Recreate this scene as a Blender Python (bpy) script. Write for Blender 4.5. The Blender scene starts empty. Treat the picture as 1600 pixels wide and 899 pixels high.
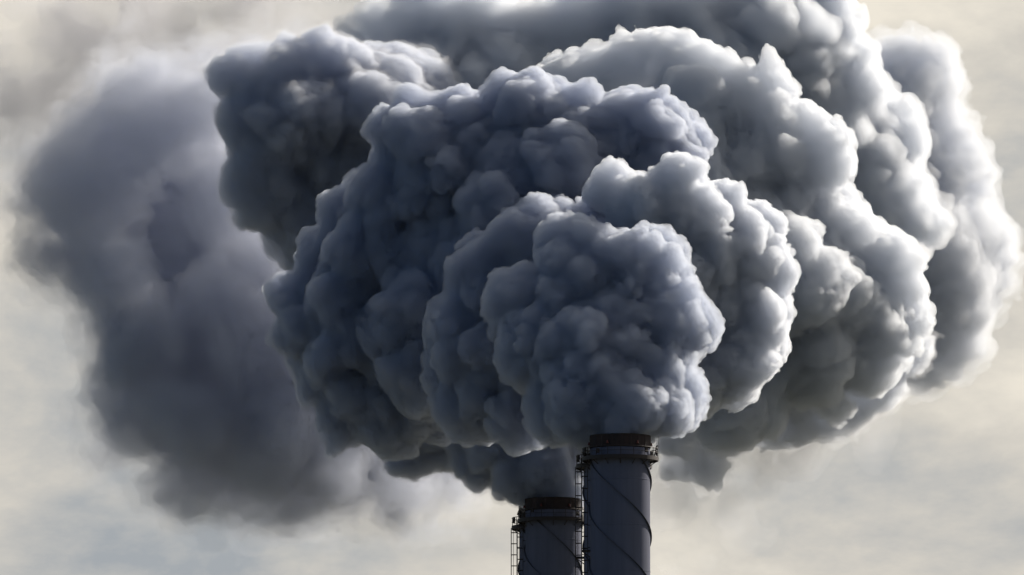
import bpy, math, random
from concurrent.futures import ThreadPoolExecutor
import numpy as np
from mathutils import Vector

C = bpy.context.scene
R = math.radians

# ------------------------------------------------------------------ camera
PITCH = R(6.15)
HALF = math.tan(R(2.6))                 # half of the horizontal field
cam_d = bpy.data.cameras.new('camera')
cam = bpy.data.objects.new('camera', cam_d)
C.collection.objects.link(cam)
cam.location = (0, 0, 1.7)
cam.rotation_euler = (R(90) + PITCH, 0, 0)
cam_d.sensor_width = 36
cam_d.lens = 18 / HALF
cam_d.clip_start = 1
cam_d.clip_end = 60000
C.camera = cam

# ------------------------------------------------------------------ sun and sky
SUN_EL, SUN_AZ = R(28), R(47)            # azimuth from +Y (the view direction) towards +X
sun_dir = Vector((math.sin(SUN_AZ) * math.cos(SUN_EL), math.cos(SUN_AZ) * math.cos(SUN_EL), math.sin(SUN_EL)))
SKY_STRENGTH = 0.05
SUN_STRENGTH = 5.0
sl = bpy.data.lights.new('sun', 'SUN')
sl.energy = SUN_STRENGTH
sl.angle = R(0.5)
sl.color = (1.0, 0.93, 0.82)
so = bpy.data.objects.new('sun', sl)
C.collection.objects.link(so)
so.location = sun_dir * 300
so.rotation_euler = sun_dir.to_track_quat('Z', 'Y').to_euler()

w = bpy.data.worlds.new('World')
C.world = w
w.use_nodes = True
nt = w.node_tree
nt.nodes.clear()


def N(nt, kind, **kw):
    n = nt.nodes.new(kind)
    for k, v in kw.items():
        setattr(n, k, v)
    return n


def setin(n, **kw):
    for k, v in kw.items():
        n.inputs[k.replace('_', ' ')].default_value = v


def mth(nt, op, a, b=None, c=None, clamp=False):
    n = N(nt, 'ShaderNodeMath', operation=op, use_clamp=clamp)
    for i, v in enumerate((a, b, c)):
        if v is None:
            continue
        if isinstance(v, (int, float)):
            n.inputs[i].default_value = v
        else:
            nt.links.new(v, n.inputs[i])
    return n.outputs[0]


out = N(nt, 'ShaderNodeOutputWorld')
sky = N(nt, 'ShaderNodeTexSky', sky_type='NISHITA', sun_disc=False)
sky.sun_elevation = SUN_EL
sky.sun_rotation = SUN_AZ
sky.air_density = 1.0
sky.dust_density = 0.5
sky.ozone_density = 3.0
bg_sky = N(nt, 'ShaderNodeBackground')
bg_sky.inputs['Strength'].default_value = SKY_STRENGTH
nt.links.new(sky.outputs[0], bg_sky.inputs['Color'])
# a high veil of thin cloud, bright on the sun's side of the sky
tc = N(nt, 'ShaderNodeTexCoord')
dot = N(nt, 'ShaderNodeVectorMath', operation='DOT_PRODUCT')
nt.links.new(tc.outputs['Generated'], dot.inputs[0])
dot.inputs[1].default_value = sun_dir
side = N(nt, 'ShaderNodeMapRange', interpolation_type='SMOOTHSTEP')
nt.links.new(dot.outputs['Value'], side.inputs['Value'])
side.inputs['From Min'].default_value = 0.28
side.inputs['From Max'].default_value = 0.48
n1 = N(nt, 'ShaderNodeTexNoise')
setin(n1, Scale=46.0, Detail=10.0, Roughness=0.58, Distortion=0.15)
mp = N(nt, 'ShaderNodeMapping')
mp.inputs['Scale'].default_value = (0.7, 1, 1.35)
mp.inputs['Location'].default_value = (3.1, 0.4, 7.7)
nt.links.new(tc.outputs['Generated'], mp.inputs['Vector'])
nt.links.new(mp.outputs[0], n1.inputs['Vector'])
ramp = N(nt, 'ShaderNodeValToRGB')
nt.links.new(n1.outputs['Fac'], ramp.inputs[0])
e = ramp.color_ramp.elements
e[0].position, e[0].color = 0.31, (0.35, 0.375, 0.40, 1)
e[1].position, e[1].color = 0.66, (0.81, 0.755, 0.655, 1)
m_ = e.new(0.5); m_.color = (0.605, 0.575, 0.52, 1)
bg_c = N(nt, 'ShaderNodeBackground')
bg_c.inputs['Strength'].default_value = 0.865
nt.links.new(ramp.outputs[0], bg_c.inputs['Color'])
mix = N(nt, 'ShaderNodeMixShader')
nt.links.new(side.outputs[0], mix.inputs[0])
nt.links.new(bg_sky.outputs[0], mix.inputs[1])
nt.links.new(bg_c.outputs[0], mix.inputs[2])
nt.links.new(mix.outputs[0], out.inputs['Surface'])

C.view_settings.view_transform = 'Standard'
C.view_settings.look = 'None'
C.view_settings.exposure = 0.3
C.view_settings.gamma = 1.0
C.view_settings.use_curve_mapping = False

cy = C.cycles
cy.max_bounces = 14
cy.volume_bounces = 12
cy.transparent_max_bounces = 48
cy.diffuse_bounces = 2
cy.use_denoising = True
cy.use_adaptive_sampling = True
cy.adaptive_threshold = 0.03
cy.sample_clamp_indirect = 4.0

# ------------------------------------------------------------------ placing
FWD = Vector((0, math.cos(PITCH), math.sin(PITCH)))
UPV = Vector((0, -math.sin(PITCH), math.cos(PITCH)))
EYE = Vector((0, 0, 1.7))


def at(px, py, d):
    """World point seen at (px, py) of the 1600-wide photograph at depth d."""
    return EYE + FWD * d + Vector((1, 0, 0)) * ((px - 800) / 800 * HALF * d) + UPV * ((450 - py) / 800 * HALF * d)


def mpp(d):
    return HALF * d / 800


def tag(o, label=None, cat=None, group=None, kind=None):
    if label: o['label'] = label
    if cat: o['category'] = cat
    if group: o['group'] = group
    if kind: o['kind'] = kind
    return o


def empty(name, loc):
    o = bpy.data.objects.new(name, None)
    o.empty_display_size = 2
    C.collection.objects.link(o)
    o.location = loc
    return o


def link_mesh(name, me, mat, parent=None):
    o = bpy.data.objects.new(name, me)
    me.materials.append(mat)
    C.collection.objects.link(o)
    if parent is not None:
        o.parent = parent
        o.matrix_parent_inverse = parent.matrix_world.inverted()
    return o


# ------------------------------------------------------------------ smoke: field, noise, surface nets
def up3(lat, idx):
    """Cubic-smooth interpolation of a small lattice at separable fractional indices."""
    a = lat
    for ax in range(3):
        f = idx[ax]
        i0 = np.floor(f).astype(int)
        t = f - i0
        t = (t * t * (3 - 2 * t)).astype(np.float32)
        sh = [1, 1, 1]; sh[ax] = -1
        t = t.reshape(sh)
        a = np.take(a, i0, axis=ax) * (1 - t) + np.take(a, i0 + 1, axis=ax) * t
    return a


def vnoise(rng, shape, vox, size):
    """Value noise in -1..1 on the grid, cell edge `size` metres."""
    idx, dims = [], []
    for n in shape:
        off = rng.random()
        f = np.arange(n) * vox / size + off
        idx.append(f); dims.append(int(f[-1]) + 3)
    lat = rng.uniform(-1, 1, dims).astype(np.float32)
    return up3(lat, idx)


def fib(n, rng):
    i = np.arange(n) + 0.5
    ph = np.arccos(1 - 2 * i / n)
    th = math.pi * (1 + 5 ** 0.5) * i + rng.random() * 6.28
    d = np.stack([np.cos(th) * np.sin(ph), np.sin(th) * np.sin(ph), np.cos(ph)], 1)
    d += rng.normal(0, 0.55 / math.sqrt(n), d.shape)
    return d / np.linalg.norm(d, axis=1, keepdims=True)


def grow(S, rng, ratio, cover, out, rmin):
    """Children bulging from the free surface of the spheres S (n,4)."""
    kids = []
    for s in S:
        rk = s[3] * ratio
        if rk < rmin:
            continue
        n = max(8, int(cover * 4 / ratio ** 2))
        d = fib(n, rng)
        r = rk * rng.uniform(0.55, 1.25, n)
        c = s[:3] + d * (s[3] - r * (1 - out))[:, None]
        kids.append(np.column_stack([c, r]))
    if not kids:
        return np.zeros((0, 4))
    K = np.vstack(kids)
    # drop those that are buried in other spheres
    keep = np.ones(len(K), bool)
    for i in range(0, len(K), 4000):
        k = K[i:i + 4000]
        dd = np.linalg.norm(k[:, None, :3] - S[None, :, :3], axis=2) - S[None, :, 3]
        keep[i:i + 4000] = dd.min(1) > -0.75 * k[:, 3]
    return K[keep]


def surface_nets(F, org, vox):
    """Closed surface F = 0 (inside negative) as quads."""
    ins = F < 0
    nx, ny, nz = F.shape
    c = np.zeros((nx - 1, ny - 1, nz - 1), np.int8)
    for a in (0, 1):
        for b in (0, 1):
            for g in (0, 1):
                c += ins[a:nx - 1 + a, b:ny - 1 + b, g:nz - 1 + g]
    cells = np.argwhere((c > 0) & (c < 8))
    ids = np.full(c.shape, -1, np.int32)
    ids[cells[:, 0], cells[:, 1], cells[:, 2]] = np.arange(len(cells))
    acc = np.zeros((len(cells), 3)); cnt = np.zeros(len(cells))
    corners = [(a, b, g) for a in (0, 1) for b in (0, 1) for g in (0, 1)]
    vals = {k: F[cells[:, 0] + k[0], cells[:, 1] + k[1], cells[:, 2] + k[2]].astype(np.float64) for k in corners}
    for k in corners:
        for ax in range(3):
            if k[ax]:
                continue
            q = list(k); q[ax] = 1; q = tuple(q)
            v0, v1 = vals[k], vals[q]
            m = (v0 < 0) != (v1 < 0)
            t = np.where(m, v0 / np.where(m, v0 - v1, 1), 0)
            p = np.array(k, float)[None, :].repeat(len(cells), 0)
            p[:, ax] = t
            acc[m] += p[m]; cnt[m] += 1
    V = (cells + acc / cnt[:, None]) * vox + org
    quads = []
    for ax in range(3):
        sl0 = [slice(None)] * 3; sl1 = [slice(None)] * 3
        sl0[ax] = slice(0, -1); sl1[ax] = slice(1, None)
        A, B = ins[tuple(sl0)], ins[tuple(sl1)]
        E = np.argwhere(A != B)
        o1, o2 = [x for x in range(3) if x != ax]
        E = E[(E[:, o1] > 0) & (E[:, o2] > 0) & (E[:, o1] < F.shape[o1] - 1) & (E[:, o2] < F.shape[o2] - 1)]
        fl = A[E[:, 0], E[:, 1], E[:, 2]]
        def g(d1, d2):
            q = E.copy(); q[:, o1] -= d1; q[:, o2] -= d2
            return ids[q[:, 0], q[:, 1], q[:, 2]]
        Q = np.stack([g(1, 1), g(0, 1), g(0, 0), g(1, 0)], 1)
        if ax == 1:
            fl = ~fl
        Q[~fl] = Q[~fl][:, ::-1]
        quads.append(Q)
    return V, np.vstack(quads)


def bumps(rng, P, cell):
    """Rounded bumps meeting in creases, 0..1: distance to the nearest of jittered points."""
    q = P / np.float32(cell)
    q -= q.min(0) - 1.5
    b = np.floor(q - 0.5).astype(np.int32)
    dims = b.max(0) + 3
    J = (rng.uniform(-0.38, 0.38, (*dims, 3)) + 0.5).astype(np.float32).reshape(-1, 3)
    rad = rng.uniform(0.75, 1.25, len(J)).astype(np.float32)
    best = np.full(len(q), 9.0, np.float32)
    for i in (0, 1):
        for j in (0, 1):
            for k in (0, 1):
                c = b + np.array([i, j, k], np.int32)
                f = (c[:, 0] * dims[1] + c[:, 1]) * dims[2] + c[:, 2]
                d = q - c - J[f]
                np.minimum(best, (d * d).sum(1) * rad[f], out=best)
    return np.sqrt(np.maximum(0, 1 - best / 0.9))


def pnoise(rng, P, size):
    """Value noise in -1..1 at scattered points."""
    q = P / np.float32(size)
    q -= q.min(0) - np.float32(0.3)
    b = q.astype(np.int32)
    t = q - b
    t = t * t * (3 - 2 * t)
    dims = b.max(0) + 2
    L = rng.uniform(-1, 1, int(np.prod(dims))).astype(np.float32)
    f = (b[:, 0] * dims[1] + b[:, 1]) * dims[2] + b[:, 2]
    r = 0
    for i in (0, 1):
        for j in (0, 1):
            w_ = (t[:, 0] if i else 1 - t[:, 0]) * (t[:, 1] if j else 1 - t[:, 1])
            o = (i * dims[1] + j) * dims[2]
            r = r + w_ * (L[f + o] * (1 - t[:, 2]) + L[f + o + 1] * t[:, 2])
    return r


def smoke_meshes(name, spheres, seed, vox, levels, warp, cells, fine, shells=((0, 1.0),)):
    """spheres: (px, py, r_px, depth). levels: (ratio, cover, out). warp, fine: (cell, amplitude) m of value noise;
    cells: (cell, amplitude) m of rounded bumps. shells: (inset in m, factor on the fine noise)."""
    rng = np.random.default_rng(seed)
    S = np.array([[*at(s[0], s[1], s[3]), s[2] * mpp(s[3])] for s in spheres])
    allS, cur = [S], S
    for (ratio, cover, outw) in levels:
        cur = grow(cur, rng, ratio, cover, outw, vox * 2)
        if len(cur) == 0:
            break
        allS.append(cur)
    amp = 1.3 * sum(a for _, a in cells) + max(f for _, f in shells) * sum(a for _, a in fine)
    wp = sum(a for _, a in warp)
    A = np.vstack(allS)
    far = amp - min(o for o, _ in shells)
    lo = (A[:, :3] - A[:, 3:]).min(0) - wp - far - 3 * vox
    hi = (A[:, :3] + A[:, 3:]).max(0) + wp + far + 3 * vox
    shape = tuple(int(x) for x in np.ceil((hi - lo) / vox))
    W = []
    for ax in range(3):
        g = np.zeros(shape, np.float32)
        for cell, am in warp:
            g += np.float32(am) * vnoise(rng, shape, vox, cell)
        W.append(g)
    F = np.full(shape, 50.0, np.float32)
    axc = [(lo[i] + np.arange(shape[i]) * vox - lo[i]).astype(np.float32) for i in range(3)]
    for SS in allS:
        band = far + 3 * vox
        for s in SS:
            c = s[:3] - lo
            rr = s[3] + wp * 0.75 + band
            i0 = np.maximum(((c - rr) / vox).astype(int), 0)
            i1 = np.minimum(((c + rr) / vox).astype(int) + 2, shape)
            sl = tuple(slice(i0[i], i1[i]) for i in range(3))
            dx = axc[0][sl[0]][:, None, None] + W[0][sl] - np.float32(c[0])
            dy = axc[1][sl[1]][None, :, None] + W[1][sl] - np.float32(c[1])
            dz = axc[2][sl[2]][None, None, :] + W[2][sl] - np.float32(c[2])
            dist = np.sqrt(dx * dx + dy * dy + dz * dz) - np.float32(s[3])
            np.minimum(F[sl], dist, out=F[sl])
    if cells:
        B = amp + 2 * vox + max(o for o, _ in shells)
        ii = np.flatnonzero(np.abs(F.ravel()) < B)
        z3 = np.unravel_index(ii, shape)
        P = np.stack([axc[k][z3[k]] + 0.5 * W[k].ravel()[ii] for k in range(3)], 1)
        Fr = F.reshape(-1)
        add = np.zeros(len(ii), np.float32)
        for cell, am in cells:
            # busy patches beside smoother, sheared ones
            md = pnoise(rng, P, cell * 3.3) + np.float32(0.6) * pnoise(rng, P, cell * 8)
            add -= np.float32(am) * np.clip(0.95 + 1.25 * md, 0.12, 1.6) * (bumps(rng, P, cell) - 0.5)
        Fr[ii] += add
    fn = np.zeros(shape, np.float32)
    for cell, am in fine:
        fn += np.float32(am) * vnoise(rng, shape, vox, cell)
    c0 = S[:, :3].mean(0)
    res = []
    for off, ff in shells:
        G = F + np.float32(ff) * fn + np.float32(off)
        G[0], G[-1], G[:, 0], G[:, -1], G[:, :, 0], G[:, :, -1] = 1, 1, 1, 1, 1, 1
        V, Q = surface_nets(G, lo, vox)
        res.append(((V - c0).astype(np.float32).ravel(), Q.ravel().astype(np.int32)))
    return res, c0


def net_mesh(name, V, Q):
    me = bpy.data.meshes.new(name)
    n = Q.size // 4
    me.vertices.add(V.size // 3); me.vertices.foreach_set('co', V)
    me.loops.add(Q.size); me.loops.foreach_set('vertex_index', Q)
    me.polygons.add(n)
    me.polygons.foreach_set('loop_start', np.arange(0, Q.size, 4, dtype=np.int32))
    me.polygons.foreach_set('loop_total', np.full(n, 4, np.int32))
    me.polygons.foreach_set('use_smooth', np.ones(n, bool))
    me.update(calc_edges=True)
    return me


def smoke_mat(name, density, color, aniso, skin=0.02):
    m = bpy.data.materials.new(name)
    m.use_nodes = True
    nt = m.node_tree
    nt.nodes.clear()
    o = N(nt, 'ShaderNodeOutputMaterial')
    v = N(nt, 'ShaderNodeVolumePrincipled')
    v.inputs['Color'].default_value = (*color, 1)
    v.inputs['Density'].default_value = density
    v.inputs['Anisotropy'].default_value = aniso
    nt.links.new(v.outputs[0], o.inputs['Volume'])
    if skin:
        t = N(nt, 'ShaderNodeBsdfTransparent')
        d = N(nt, 'ShaderNodeBsdfTranslucent')
        d.inputs['Color'].default_value = (0.8, 0.8, 0.8, 1)
        x = N(nt, 'ShaderNodeMixShader')
        x.inputs[0].default_value = skin
        nt.links.new(t.outputs[0], x.inputs[1]); nt.links.new(d.outputs[0], x.inputs[2])
        nt.links.new(x.outputs[0], o.inputs['Surface'])
    return m


JOBS = []


def smoke(name, parent, mats, label=None, **kw):
    """One billow: one mesh, or a dense core inside looser, more frayed skins (one material each, outermost first)."""
    JOBS.append((name, parent, mats if isinstance(mats, (list, tuple)) else [mats], label, kw))


def build_smoke():
    with ThreadPoolExecutor(4) as ex:
        done = list(ex.map(lambda j: smoke_meshes(j[0], **j[4]), JOBS))
    for (name, parent, mats, label, kw), (nets, c0) in zip(JOBS, done):
        top = None
        for (V, Q), mt in zip(nets, mats):
            o = link_mesh(name if top is None else 'inner_smoke', net_mesh(name, V, Q), mt)
            if top is None:
                o.parent = parent
                o.location = Vector(c0) - parent.location
                if label:
                    o['label'] = label
                top = o
            else:
                o.parent = top



# ------------------------------------------------------------------ ground
def mat(name, color, rough=0.6, metal=0.0, var=None, scale=1.0, stretch=(1, 1, 1), bump=0.0, spec=0.3):
    m = bpy.data.materials.new(name)
    m.use_nodes = True
    nt = m.node_tree
    b = nt.nodes['Principled BSDF']
    b.inputs['Base Color'].default_value = (*color, 1)
    b.inputs['Roughness'].default_value = rough
    b.inputs['Metallic'].default_value = metal
    b.inputs['Specular IOR Level'].default_value = spec
    if var:
        t = N(nt, 'ShaderNodeTexCoord')
        mp = N(nt, 'ShaderNodeMapping'); mp.inputs['Scale'].default_value = stretch
        n = N(nt, 'ShaderNodeTexNoise'); setin(n, Scale=scale, Detail=8.0, Roughness=0.65)
        r = N(nt, 'ShaderNodeValToRGB')
        r.color_ramp.elements[0].position, r.color_ramp.elements[0].color = 0.35, (*var, 1)
        r.color_ramp.elements[1].position, r.color_ramp.elements[1].color = 0.62, (*color, 1)
        nt.links.new(t.outputs['Object'], mp.inputs['Vector'])
        nt.links.new(mp.outputs[0], n.inputs['Vector'])
        nt.links.new(n.outputs['Fac'], r.inputs[0])
        nt.links.new(r.outputs[0], b.inputs['Base Color'])
        if bump:
            bp = N(nt, 'ShaderNodeBump'); bp.inputs['Strength'].default_value = bump
            nt.links.new(n.outputs['Fac'], bp.inputs['Height'])
            nt.links.new(bp.outputs[0], b.inputs['Normal'])
    return m


def mesh_of(name, V, F, smooth=False):
    me = bpy.data.meshes.new(name)
    me.from_pydata([tuple(v) for v in V], [], F)
    if smooth:
        for p in me.polygons:
            p.use_smooth = True
    me.update()
    return me


M_ground = mat('dry_ground', (0.10, 0.095, 0.07), 0.95, var=(0.06, 0.065, 0.045), scale=0.02)
g = link_mesh('ground', mesh_of('ground', [(-9000, -9000, 0), (9000, -9000, 0), (9000, 20000, 0), (-9000, 20000, 0)], [(0, 1, 2, 3)]), M_ground)
tag(g, 'flat dull ground far below the chimneys', 'ground', kind='structure')

# ------------------------------------------------------------------ chimneys
M_shaft = mat('weathered_grey_steel', (0.105, 0.113, 0.165), 0.85, var=(0.09, 0.097, 0.138), scale=0.55, stretch=(1.6, 1.6, 0.10), spec=0.15)
M_rust = mat('rusty_dark_steel', (0.036, 0.024, 0.023), 0.95, var=(0.024, 0.019, 0.02), scale=1.2, stretch=(1, 1, 0.5), bump=0.2)
M_dark = mat('black_iron', (0.035, 0.028, 0.028), 0.6, metal=0.3)
M_fin = mat('fin_steel', (0.06, 0.062, 0.08), 0.8)
M_red = mat('red_paint', (0.10, 0.025, 0.02), 0.6)


class MB:
    def __init__(s): s.v, s.f, s.sm = [], [], False

    def add(s, V, F):
        o = len(s.v); s.v += [tuple(v) for v in V]; s.f += [tuple(i + o for i in f) for f in F]

    def lathe(s, prof, n=96, a0=0, a1=2 * math.pi, c=(0, 0, 0)):
        full = abs(a1 - a0 - 2 * math.pi) < 1e-6
        k = n if full else n + 1
        V, F = [], []
        for i in range(k):
            a = a0 + (a1 - a0) * i / n
            for r, z in prof:
                V.append((c[0] + r * math.cos(a), c[1] + r * math.sin(a), c[2] + z))
        m = len(prof)
        for i in range(n):
            j = (i + 1) % k
            for q in range(m - 1):
                F.append((i * m + q, j * m + q, j * m + q + 1, i * m + q + 1))
        s.add(V, F)

    def ring(s, R_, z, t, n=72):
        prof = [(R_ + t * math.cos(b), z + t * math.sin(b)) for b in [i * math.pi / 3 for i in range(7)]]
        s.lathe(prof, n)

    def bar(s, a, b, t, n=6):
        a, b = Vector(a), Vector(b)
        d = (b - a).normalized()
        x = d.orthogonal().normalized(); y = d.cross(x)
        V = [p + (x * math.cos(k * 2 * math.pi / n) + y * math.sin(k * 2 * math.pi / n)) * t for p in (a, b) for k in range(n)]
        F = [(k, (k + 1) % n, n + (k + 1) % n, n + k) for k in range(n)] + [tuple(range(n))[::-1], tuple(range(n, 2 * n))]
        s.add(V, F)

    def box(s, c, h, rz=0):
        V = []
        for sx in (-1, 1):
            for sy in (-1, 1):
                for sz in (-1, 1):
                    x, y = sx * h[0], sy * h[1]
                    V.append((c[0] + x * math.cos(rz) - y * math.sin(rz), c[1] + x * math.sin(rz) + y * math.cos(rz), c[2] + sz * h[2]))
        s.add(V, [(0, 1, 3, 2), (4, 6, 7, 5), (0, 4, 5, 1), (2, 3, 7, 6), (0, 2, 6, 4), (1, 5, 7, 3)])

    def build(s, name, mat_, parent, smooth=False):
        o = bpy.data.objects.new(name, mesh_of(name, s.v, s.f, smooth))
        o.data.materials.append(mat_)
        C.collection.objects.link(o)
        o.parent = parent
        return o


def make_chimney(H, label, strake_turn):
    rt = empty('chimney', (0, 0, 0))
    tag(rt, label, 'chimney', 'paired power station chimneys')
    r = 3.98
    z1 = H - 3.0
    prof = [(r + 0.9, 0.0), (r + 0.9, 1.0), (r + 0.02, z1 - 140 + 14)]
    for k in range(20, -1, -1):                      # weld seams round the shell
        zz = z1 - 3 - k * 6.1
        prof += [(r, zz - 0.02), (r + 0.025, zz), (r + 0.025, zz + 0.12), (r, zz + 0.14)]
    prof += [(r, H - 1.75), (r - 0.4, H - 1.75)]
    m = MB(); m.lathe(prof, 256); m.build('shaft', M_shaft, rt)
    m = MB(); m.lathe([(r + 0.004, H - 1.66), (r + 0.10, H - 1.62), (r + 0.10, H - 1.5), (r + 0.05, H - 1.45), (r + 0.05, H - 0.16), (r + 0.12, H - 0.13), (r + 0.10, H), (r - 0.35, H), (r - 0.35, H - 9)], 160)
    for i in range(160):                             # ribs pressed into the cap's wall
        if i % 8 < 2:
            for q in (4, 3):
                x, y, z = m.v[i * 9 + q]
                m.v[i * 9 + q] = (x * (r + 0.10) / (r + 0.05), y * (r + 0.10) / (r + 0.05), z)
    cap = m.build('cap', M_rust, rt)
    # gallery
    m = MB()
    Rp = r + 1.05
    m.lathe([(r + 0.003, z1), (Rp, z1), (Rp, z1 - 0.16), (r + 0.003, z1 - 0.2)], 72)
    m.lathe([(Rp + 0.01, z1 + 0.14), (Rp + 0.05, z1 + 0.14), (Rp + 0.05, z1 - 0.38), (Rp + 0.01, z1 - 0.38), (Rp + 0.01, z1 + 0.14)], 72)
    pl = m.build('gallery', M_dark, rt)
    for k in range(15):
        a = k * 2 * math.pi / 15 + 0.1
        ca, sa = math.cos(a), math.sin(a)
        m = MB()
        m.bar((Rp * ca, Rp * sa, z1 - 0.25), ((r - 0.05) * ca, (r - 0.05) * sa, z1 - 1.0), 0.055)
        m.build('bracket', M_dark, pl)
    m = MB()
    for k in range(18):
        a = k * 2 * math.pi / 18 + 0.18
        ca, sa = math.cos(a) * Rp, math.sin(a) * Rp
        m.bar((ca, sa, z1), (ca, sa, z1 + 1.28), 0.045)
    m.ring(Rp, z1 + 1.28, 0.05); m.ring(Rp, z1 + 0.7, 0.032)
    m.build('railing', M_dark, pl)
    # clutter: junction boxes, floodlight brackets, a leaning davit on the gallery
    rnd = random.Random(len(label))
    for a in (0.05, 0.6, 2.2, 3.4, 4.05, 5.5, 2.9):
        m = MB()
        m.box((Rp * 0.97 * math.cos(a), Rp * 0.97 * math.sin(a), z1 + 0.6 + rnd.uniform(0, .5)), (0.13, 0.2, 0.3), a)
        m.build('junction_box', M_dark, pl)
    m = MB()
    m.bar((Rp - 0.55, -0.4, z1 + 0.1), (Rp - 0.1, -0.5, z1 + 1.75), 0.09)
    m.bar((Rp - 0.1, -0.5, z1 + 1.75), (Rp - 0.45, -0.5, z1 + 1.2), 0.05)
    m.build('davit', M_dark, pl)
    for a in (-2.0, -1.0, 0.15, 2.0, 3.3):
        m = MB()
        x, y = (r + 0.22) * math.cos(a), (r + 0.22) * math.sin(a)
        m.lathe([(0.0, 0.32), (0.1, 0.28), (0.13, 0.15), (0.13, 0.0), (0.17, 0.0), (0.17, -0.1), (0, -0.1)], 12, c=(x, y, H - 1.2))
        m.build('warning_light', M_red, rt, True)
    for a in (0.0, 2.1, 4.2):
        m = MB()
        x, y = (Rp + 0.1) * math.cos(a), (Rp + 0.1) * math.sin(a)
        m.bar((x, y, z1 - 0.3), (x, y, z1 + 3.0), 0.022)
        m.build('lightning_rod', M_dark, rt)
    # helical strakes
    pitch = 22.0
    for s_ in range(3):
        m = MB()
        V, F = [], []
        n = 420
        ztop, zbot = z1 - 0.25, 45.0
        for i in range(n + 1):
            z = ztop + (zbot - ztop) * i / n
            a = strake_turn + s_ * 2 * math.pi / 3 + (ztop - z) / pitch * 2 * math.pi
            for rr, dz in ((r - 0.03, 0.05), (r + 0.24, 0.03), (r + 0.24, -0.03), (r - 0.03, -0.05)):
                V.append((rr * math.cos(a), rr * math.sin(a), z + dz))
        for i in range(n):
            for q in range(4):
                F.append((4 * i + q, 4 * i + (q + 1) % 4, 4 * i + 4 + (q + 1) % 4, 4 * i + 4 + q))
        m.add(V, F)
        m.build('strake', M_fin, rt)
    # caged ladder on the side away from the sun
    la = math.pi
    m = MB()
    x0 = -(r + 0.35)
    zt, zb = z1 + 1.0, z1 - 60
    for y in (-0.25, 0.25):
        m.bar((x0, y, zb), (x0, y, zt), 0.05)
    z = zb
    while z < zt:
        m.bar((x0, -0.25, z), (x0, 0.25, z), 0.022); z += 0.3
    for k in range(20):
        m.bar((x0, 0, zb + k * 3 + 0.1), (-(r - 0.05), 0, zb + k * 3 + 0.1), 0.05)
    lad = m.build('ladder', M_dark, rt)
    m = MB()
    cr = 0.42
    xc = x0 - 0.42
    for a in (math.pi * 0.55, math.pi * 0.8, math.pi, math.pi * 1.2, math.pi * 1.45):
        m.bar((xc + cr * math.cos(a) * 1.0, cr * math.sin(a), zb), (xc + cr * math.cos(a), cr * math.sin(a), z1 - 0.1), 0.032)
    z = zb
    while z < z1 - 0.3:
        pts = [(x0, 0.25, z)] + [(xc + cr * math.cos(b), cr * math.sin(b), z) for b in [math.pi * (0.4 + 0.12 * i) for i in range(11)]] + [(x0, -0.25, z)]
        for p, q in zip(pts, pts[1:]):
            m.bar(p, q, 0.045, 5)
        z += 1.6
    m.build('cage', M_dark, lad)
    for zz in (z1 - 12.3, z1 - 30, z1 - 48):
        m = MB()
        m.box((x0 - 0.15, 0.5, zz), (0.72, 0.75, 0.11))
        m.bar((x0 - 0.8, -0.2, zz - 0.08), (-(r - 0.05), -0.1, zz - 0.95), 0.06)
        for y in (-0.2, 1.2):
            m.bar((x0 - 0.82, y, zz), (x0 - 0.82, y, zz + 1.1), 0.03)
        m.bar((x0 - 0.82, -0.2, zz + 1.1), (x0 - 0.82, 1.2, zz + 1.1), 0.03)
        m.build('rest_platform', M_dark, lad)
    return rt


for px, py, d, turn, label in (
        (969, 682, 1500, 3.35, 'tallest dark steel chimney in front with rusty cap and railed gallery under the smoke'),
        (959, 694, 1512, 4.3, 'chimney half hidden behind the tall front one, its ladder cage showing on the left'),
        (864.5, 781, 1611, 4.1, 'shorter-looking rear chimney with rusty cap left of the tall front one'),
        (854.5, 792, 1624, 3.6, 'chimney tucked behind the rear one, leftmost gallery and ladder cage against pale sky')):
    p = at(px, py, d)
    H = p.z
    print('CHIMNEY', label[:30], round(H, 2))
    c = make_chimney(H, label, turn)
    c.location = (p.x, p.y, 0)

# ------------------------------------------------------------------ the smoke
C2 = [(0.42, 0.8, 0.55), (0.40, 0.8, 0.5)]
CX = [(0.46, 0.8, 0.72), (0.42, 0.8, 0.6)]
C1 = C2[:1]
CS = [(0.30, 0.9, 0.5), (0.40, 0.8, 0.45)]
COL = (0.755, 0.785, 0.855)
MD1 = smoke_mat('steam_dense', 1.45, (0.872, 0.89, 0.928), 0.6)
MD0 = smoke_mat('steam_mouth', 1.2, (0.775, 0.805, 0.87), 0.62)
MD2 = smoke_mat('steam_thick', 1.2, COL, 0.6)
MK = smoke_mat('steam_fringe', 0.12, (0.9, 0.91, 0.94), 0.6, 0.008)
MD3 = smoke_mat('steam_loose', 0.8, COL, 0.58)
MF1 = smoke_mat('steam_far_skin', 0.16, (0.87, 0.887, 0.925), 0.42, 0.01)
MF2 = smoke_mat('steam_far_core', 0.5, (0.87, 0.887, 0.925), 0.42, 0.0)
ML0 = smoke_mat('steam_pale', 0.9, (0.88, 0.897, 0.93), 0.58)
ML1 = smoke_mat('steam_pale_skin', 0.38, (0.895, 0.912, 0.945), 0.58, 0.015)
ML2 = smoke_mat('steam_pale_core', 0.6, (0.895, 0.912, 0.945), 0.6, 0.0)
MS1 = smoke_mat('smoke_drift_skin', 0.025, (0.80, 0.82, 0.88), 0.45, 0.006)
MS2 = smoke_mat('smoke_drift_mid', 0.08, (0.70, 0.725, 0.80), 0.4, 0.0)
MS3 = smoke_mat('smoke_drift_core', 0.15, (0.70, 0.725, 0.80), 0.4, 0.0)
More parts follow.
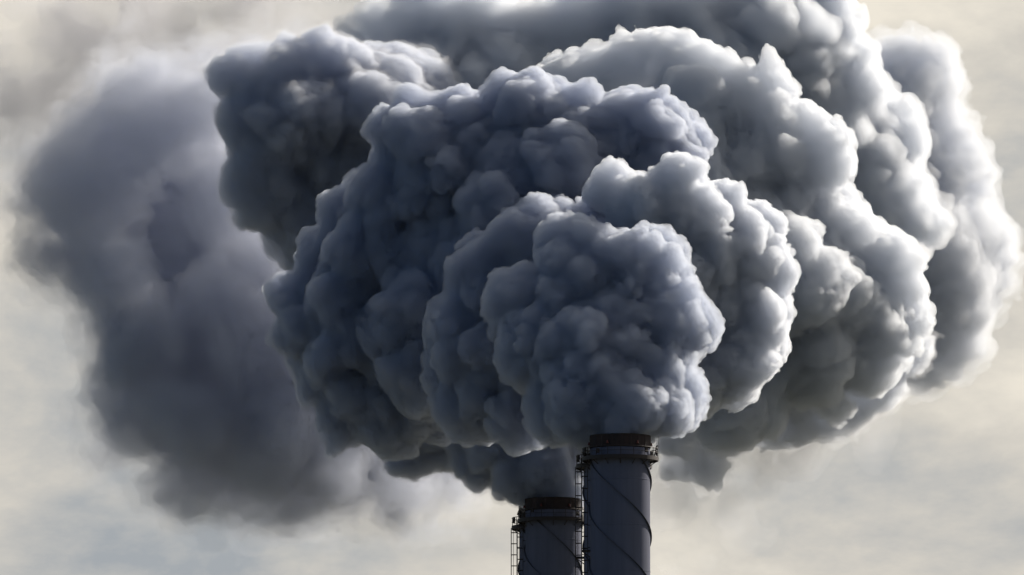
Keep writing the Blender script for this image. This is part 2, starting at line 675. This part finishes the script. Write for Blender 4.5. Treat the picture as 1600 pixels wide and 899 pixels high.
MH = smoke_mat('smoke_veil', 0.05, (0.70, 0.70, 0.73), 0.4, 0.004)
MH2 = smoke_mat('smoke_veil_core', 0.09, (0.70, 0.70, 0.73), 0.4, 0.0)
MW = smoke_mat('smoke_thin', 0.03, (0.8, 0.8, 0.82), 0.4, 0.006)
MW2 = smoke_mat('smoke_thin_core', 0.04, (0.8, 0.8, 0.82), 0.4, 0.0)

plume = empty('smoke_plume', at(969, 681, 1500))
tag(plume, 'dense blue-grey cauliflower smoke plume with sunlit rims pouring from the front tall chimney', 'smoke plume')

smoke('billow', plume, MD0, 'crisp dark blue billow directly above the front chimney', seed=1, vox=0.13, levels=CS,
  warp=[(6, 1.2), (2.5, 0.5)], cells=[(2.6, 0.6), (1.2, 0.6), (0.6, 0.4)], fine=[(0.5, 0.09)],
  spheres=[(940,560,100,1512),(930,470,100,1518),(1000,440,75,1516),(1040,510,70,1514),(1010,600,70,1510),(890,610,62,1512),(840,540,62,1514),(1050,640,32,1508),(975,632,54,1504),(915,628,54,1506),(1030,632,46,1506),(880,395,45,1520),(815,480,52,1518),(935,652,40,1507),(1000,652,40,1507),(870,640,46,1511),(1055,625,44,1510),(968,668,34,1507)])
smoke('billow', plume, MD1, 'knobbly sunlit column of small billows right of the chimney top', seed=2, vox=0.14, levels=C2,
  warp=[(5, 1.0), (2.5, 0.4)], cells=[(2.8, 0.85), (1.25, 0.8), (0.6, 0.5)], fine=[(0.5, 0.09)],
  spheres=[(1060,285,38,1530),(1010,330,50,1530),(1080,350,55,1532),(1060,420,70,1532),(1110,470,56,1534),(1150,400,56,1536),(1170,500,56,1536),(1195,430,38,1538),(1140,560,58,1534),(1130,330,36,1538),(1185,360,34,1540),(960,300,32,1534),(1090,600,42,1532),(1160,600,26,1536),(1212,480,22,1538),(1205,540,24,1538)])
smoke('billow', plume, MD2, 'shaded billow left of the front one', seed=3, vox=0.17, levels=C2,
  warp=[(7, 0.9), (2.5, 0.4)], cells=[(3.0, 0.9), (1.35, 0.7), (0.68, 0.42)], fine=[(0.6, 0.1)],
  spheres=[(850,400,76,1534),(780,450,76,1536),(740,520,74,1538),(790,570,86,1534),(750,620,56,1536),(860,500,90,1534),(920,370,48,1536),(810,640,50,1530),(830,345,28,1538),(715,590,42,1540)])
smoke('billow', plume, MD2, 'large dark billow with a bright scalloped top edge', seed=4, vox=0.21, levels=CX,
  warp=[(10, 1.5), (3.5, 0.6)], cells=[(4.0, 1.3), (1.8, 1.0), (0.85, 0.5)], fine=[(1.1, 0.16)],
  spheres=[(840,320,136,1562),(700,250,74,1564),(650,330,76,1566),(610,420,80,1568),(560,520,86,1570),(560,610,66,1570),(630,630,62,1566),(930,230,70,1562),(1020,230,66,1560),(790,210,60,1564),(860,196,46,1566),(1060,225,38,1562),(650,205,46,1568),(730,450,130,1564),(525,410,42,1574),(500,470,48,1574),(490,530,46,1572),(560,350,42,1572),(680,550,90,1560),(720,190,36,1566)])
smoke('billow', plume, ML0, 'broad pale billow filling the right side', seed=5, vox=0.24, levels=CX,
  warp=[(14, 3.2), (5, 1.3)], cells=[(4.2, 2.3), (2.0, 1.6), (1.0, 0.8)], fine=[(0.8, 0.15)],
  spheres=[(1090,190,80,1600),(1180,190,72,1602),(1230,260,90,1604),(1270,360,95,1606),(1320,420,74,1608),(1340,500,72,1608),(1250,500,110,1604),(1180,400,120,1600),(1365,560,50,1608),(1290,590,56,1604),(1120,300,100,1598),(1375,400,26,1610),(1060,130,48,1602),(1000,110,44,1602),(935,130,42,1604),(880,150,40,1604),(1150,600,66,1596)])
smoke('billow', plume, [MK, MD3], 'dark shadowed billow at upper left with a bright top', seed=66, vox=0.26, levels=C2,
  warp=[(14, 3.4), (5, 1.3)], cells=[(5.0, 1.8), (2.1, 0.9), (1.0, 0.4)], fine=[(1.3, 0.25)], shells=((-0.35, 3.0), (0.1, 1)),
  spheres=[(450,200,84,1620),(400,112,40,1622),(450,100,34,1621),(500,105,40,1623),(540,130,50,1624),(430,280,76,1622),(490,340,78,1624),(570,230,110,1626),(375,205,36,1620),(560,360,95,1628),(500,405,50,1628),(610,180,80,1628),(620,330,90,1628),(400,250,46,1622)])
smoke('billow', plume, [ML1, ML2], 'soft billows along the top', seed=7, vox=0.3, levels=CX,
  warp=[(16, 3.6), (6, 1.8)], cells=[(5.5, 2.2), (2.4, 1.0), (1.2, 0.45)], fine=[(1.6, 0.35)], shells=((0, 1), (0.8, 2)),
  spheres=[(575,110,50,1648),(590,170,60,1646),(605,75,50,1650),(670,70,58,1652),(750,85,66,1654),(830,80,60,1656),(720,30,36,1658),(900,60,62,1656),(990,70,74,1654),(1090,60,76,1654),(1185,80,66,1656),(1040,0,40,1660),(860,10,34,1660),(760,150,75,1648),(640,150,66,1646)])
smoke('billow', plume, [ML1, ML2], 'upper right billows', seed=8, vox=0.3, levels=CX,
  warp=[(14, 3.0), (5, 1.2)], cells=[(5.0, 1.7), (2.2, 0.8), (1.1, 0.35)], fine=[(1.6, 0.35)], shells=((0, 1), (0.8, 2)),
  spheres=[(1290,60,64,1664),(1330,150,70,1664),(1380,220,52,1664),(1250,130,76,1660),(1340,260,60,1660),(1230,0,76,1666),(1300,220,76,1660),(1400,330,50,1662),(1370,300,60,1662)])
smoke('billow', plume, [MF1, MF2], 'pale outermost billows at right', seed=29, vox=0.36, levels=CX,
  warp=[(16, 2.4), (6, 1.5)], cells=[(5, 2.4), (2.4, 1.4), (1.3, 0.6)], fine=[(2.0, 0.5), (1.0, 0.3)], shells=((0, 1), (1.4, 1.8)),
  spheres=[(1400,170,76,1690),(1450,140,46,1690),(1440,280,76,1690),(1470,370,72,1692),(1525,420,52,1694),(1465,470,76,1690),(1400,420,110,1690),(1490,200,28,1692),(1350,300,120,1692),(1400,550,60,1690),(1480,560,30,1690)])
smoke('billow', plume, [MK, ML0], 'ragged grey lower edge right of the chimney', seed=10, vox=0.28, levels=C2,
  warp=[(12, 1.6), (4, 1.2)], cells=[(3.2, 1.1), (1.6, 0.7), (0.9, 0.3)], fine=[(2.2, 0.5), (1.1, 0.3)], shells=((-0.35, 3.0), (0.1, 1)),
  spheres=[(1365,610,34,1620),(1330,640,32,1620),(1290,650,34,1620),(1245,660,34,1620),(1205,668,26,1620),(1250,600,55,1618),(1180,620,50,1616),(1150,690,14,1616),(1125,694,14,1614),(1100,692,15,1614),(1080,690,15,1612),(1060,685,22,1608),(1055,738,11,1612),(1075,744,14,1612),(1098,743,15,1612),(1122,742,13,1612),(1420,545,26,1622),(1395,575,24,1622)])

rear = empty('smoke_plume', at(864, 779, 1611))
tag(rear, 'darker low smoke plume leaving the rear shorter-looking chimney left of the front one', 'smoke plume')
smoke('billow', rear, [MK, MD2], None, seed=11, vox=0.2, levels=C2,
  warp=[(8, 1.2), (3, 0.6)], cells=[(3.4, 1.2), (1.5, 0.8), (0.75, 0.45)], fine=[(1.0, 0.15)], shells=((-0.35, 3.0), (0.1, 1)),
  spheres=[(860,735,44,1612),(820,735,44,1614),(795,748,28,1614),(680,650,60,1628),(650,700,36,1630),(760,720,36,1620),(830,660,60,1618),(790,700,55,1616),(850,690,60,1616),(760,680,48,1620),(720,640,60,1626),(700,700,35,1628),(900,700,60,1620),(890,745,35,1613),(690,590,60,1630),(740,715,30,1622)])

drift = empty('smoke_cloud', at(380, 480, 1720))
tag(drift, 'big soft dark grey smoke cloud drifting away at the left with frayed edges', 'smoke cloud')
LEFT = [(240,320,150,1725),(185,260,100,1725),(300,480,160,1720),(410,610,150,1720),(280,560,120,1720),(530,680,120,1722),(500,520,160,1722),(420,380,160,1726),(540,760,70,1722),(640,730,75,1724),(340,700,90,1720),(140,380,85,1725),(450,780,60,1720),(700,690,65,1724),(220,640,60,1720),(600,560,150,1726),(500,740,95,1722),(610,730,85,1722),(390,690,110,1722),(590,420,120,1728),(330,190,100,1726),(420,290,120,1726),(470,440,120,1724),(230,180,80,1726),(640,690,90,1724)]
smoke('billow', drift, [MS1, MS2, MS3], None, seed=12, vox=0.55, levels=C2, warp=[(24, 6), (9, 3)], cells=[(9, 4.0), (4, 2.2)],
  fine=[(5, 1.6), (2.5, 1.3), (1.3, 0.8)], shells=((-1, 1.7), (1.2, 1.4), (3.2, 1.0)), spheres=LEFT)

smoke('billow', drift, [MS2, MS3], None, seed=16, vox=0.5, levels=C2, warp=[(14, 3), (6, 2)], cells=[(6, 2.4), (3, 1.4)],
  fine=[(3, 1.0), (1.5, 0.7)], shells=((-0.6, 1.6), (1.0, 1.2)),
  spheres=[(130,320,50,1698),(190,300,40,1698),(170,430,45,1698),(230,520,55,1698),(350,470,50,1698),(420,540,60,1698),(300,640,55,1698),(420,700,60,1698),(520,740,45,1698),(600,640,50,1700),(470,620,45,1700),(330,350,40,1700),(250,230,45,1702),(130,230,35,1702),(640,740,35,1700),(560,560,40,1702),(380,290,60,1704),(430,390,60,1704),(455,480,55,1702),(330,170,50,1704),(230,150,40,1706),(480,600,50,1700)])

haz = empty('smoke_cloud', at(220, 120, 1800))
tag(haz, 'thin brownish smoke veil drifting at the upper left corner', 'smoke cloud')
smoke('billow', haz, [MH, MH2], None, seed=14, vox=0.9, levels=C1, warp=[(30, 8), (10, 4)], cells=[(10, 3)],
  fine=[(6, 3.0), (3, 2.0)], shells=((0, 1.5), (5, 1.5)),
  spheres=[(120,80,110,1800),(240,60,120,1800),(330,100,90,1800),(180,160,90,1800),(420,20,100,1805),(100,200,80,1800),(500,60,90,1805),(60,60,90,1800),(290,180,120,1800),(60,160,110,1800),(150,240,100,1800),(420,120,110,1803),(500,160,90,1805)])

low = empty('smoke_cloud', at(1180, 740, 1660))
tag(low, 'pale translucent wisps of smoke hanging low right of the chimneys', 'smoke cloud')
smoke('billow', low, [MW, MW2], None, seed=15, vox=0.6, levels=C1, warp=[(20, 6), (8, 4)], cells=[(7, 2.5), (3, 1)],
  fine=[(5, 2.5), (2.5, 1.6), (1.3, 0.8)], shells=((0, 1.2), (3, 1.2)),
  spheres=[(1080,740,60,1660),(1160,720,65,1660),(1240,680,65,1660),(1060,820,50,1660),(1130,800,45,1662),(1320,640,60,1664)])

build_smoke()
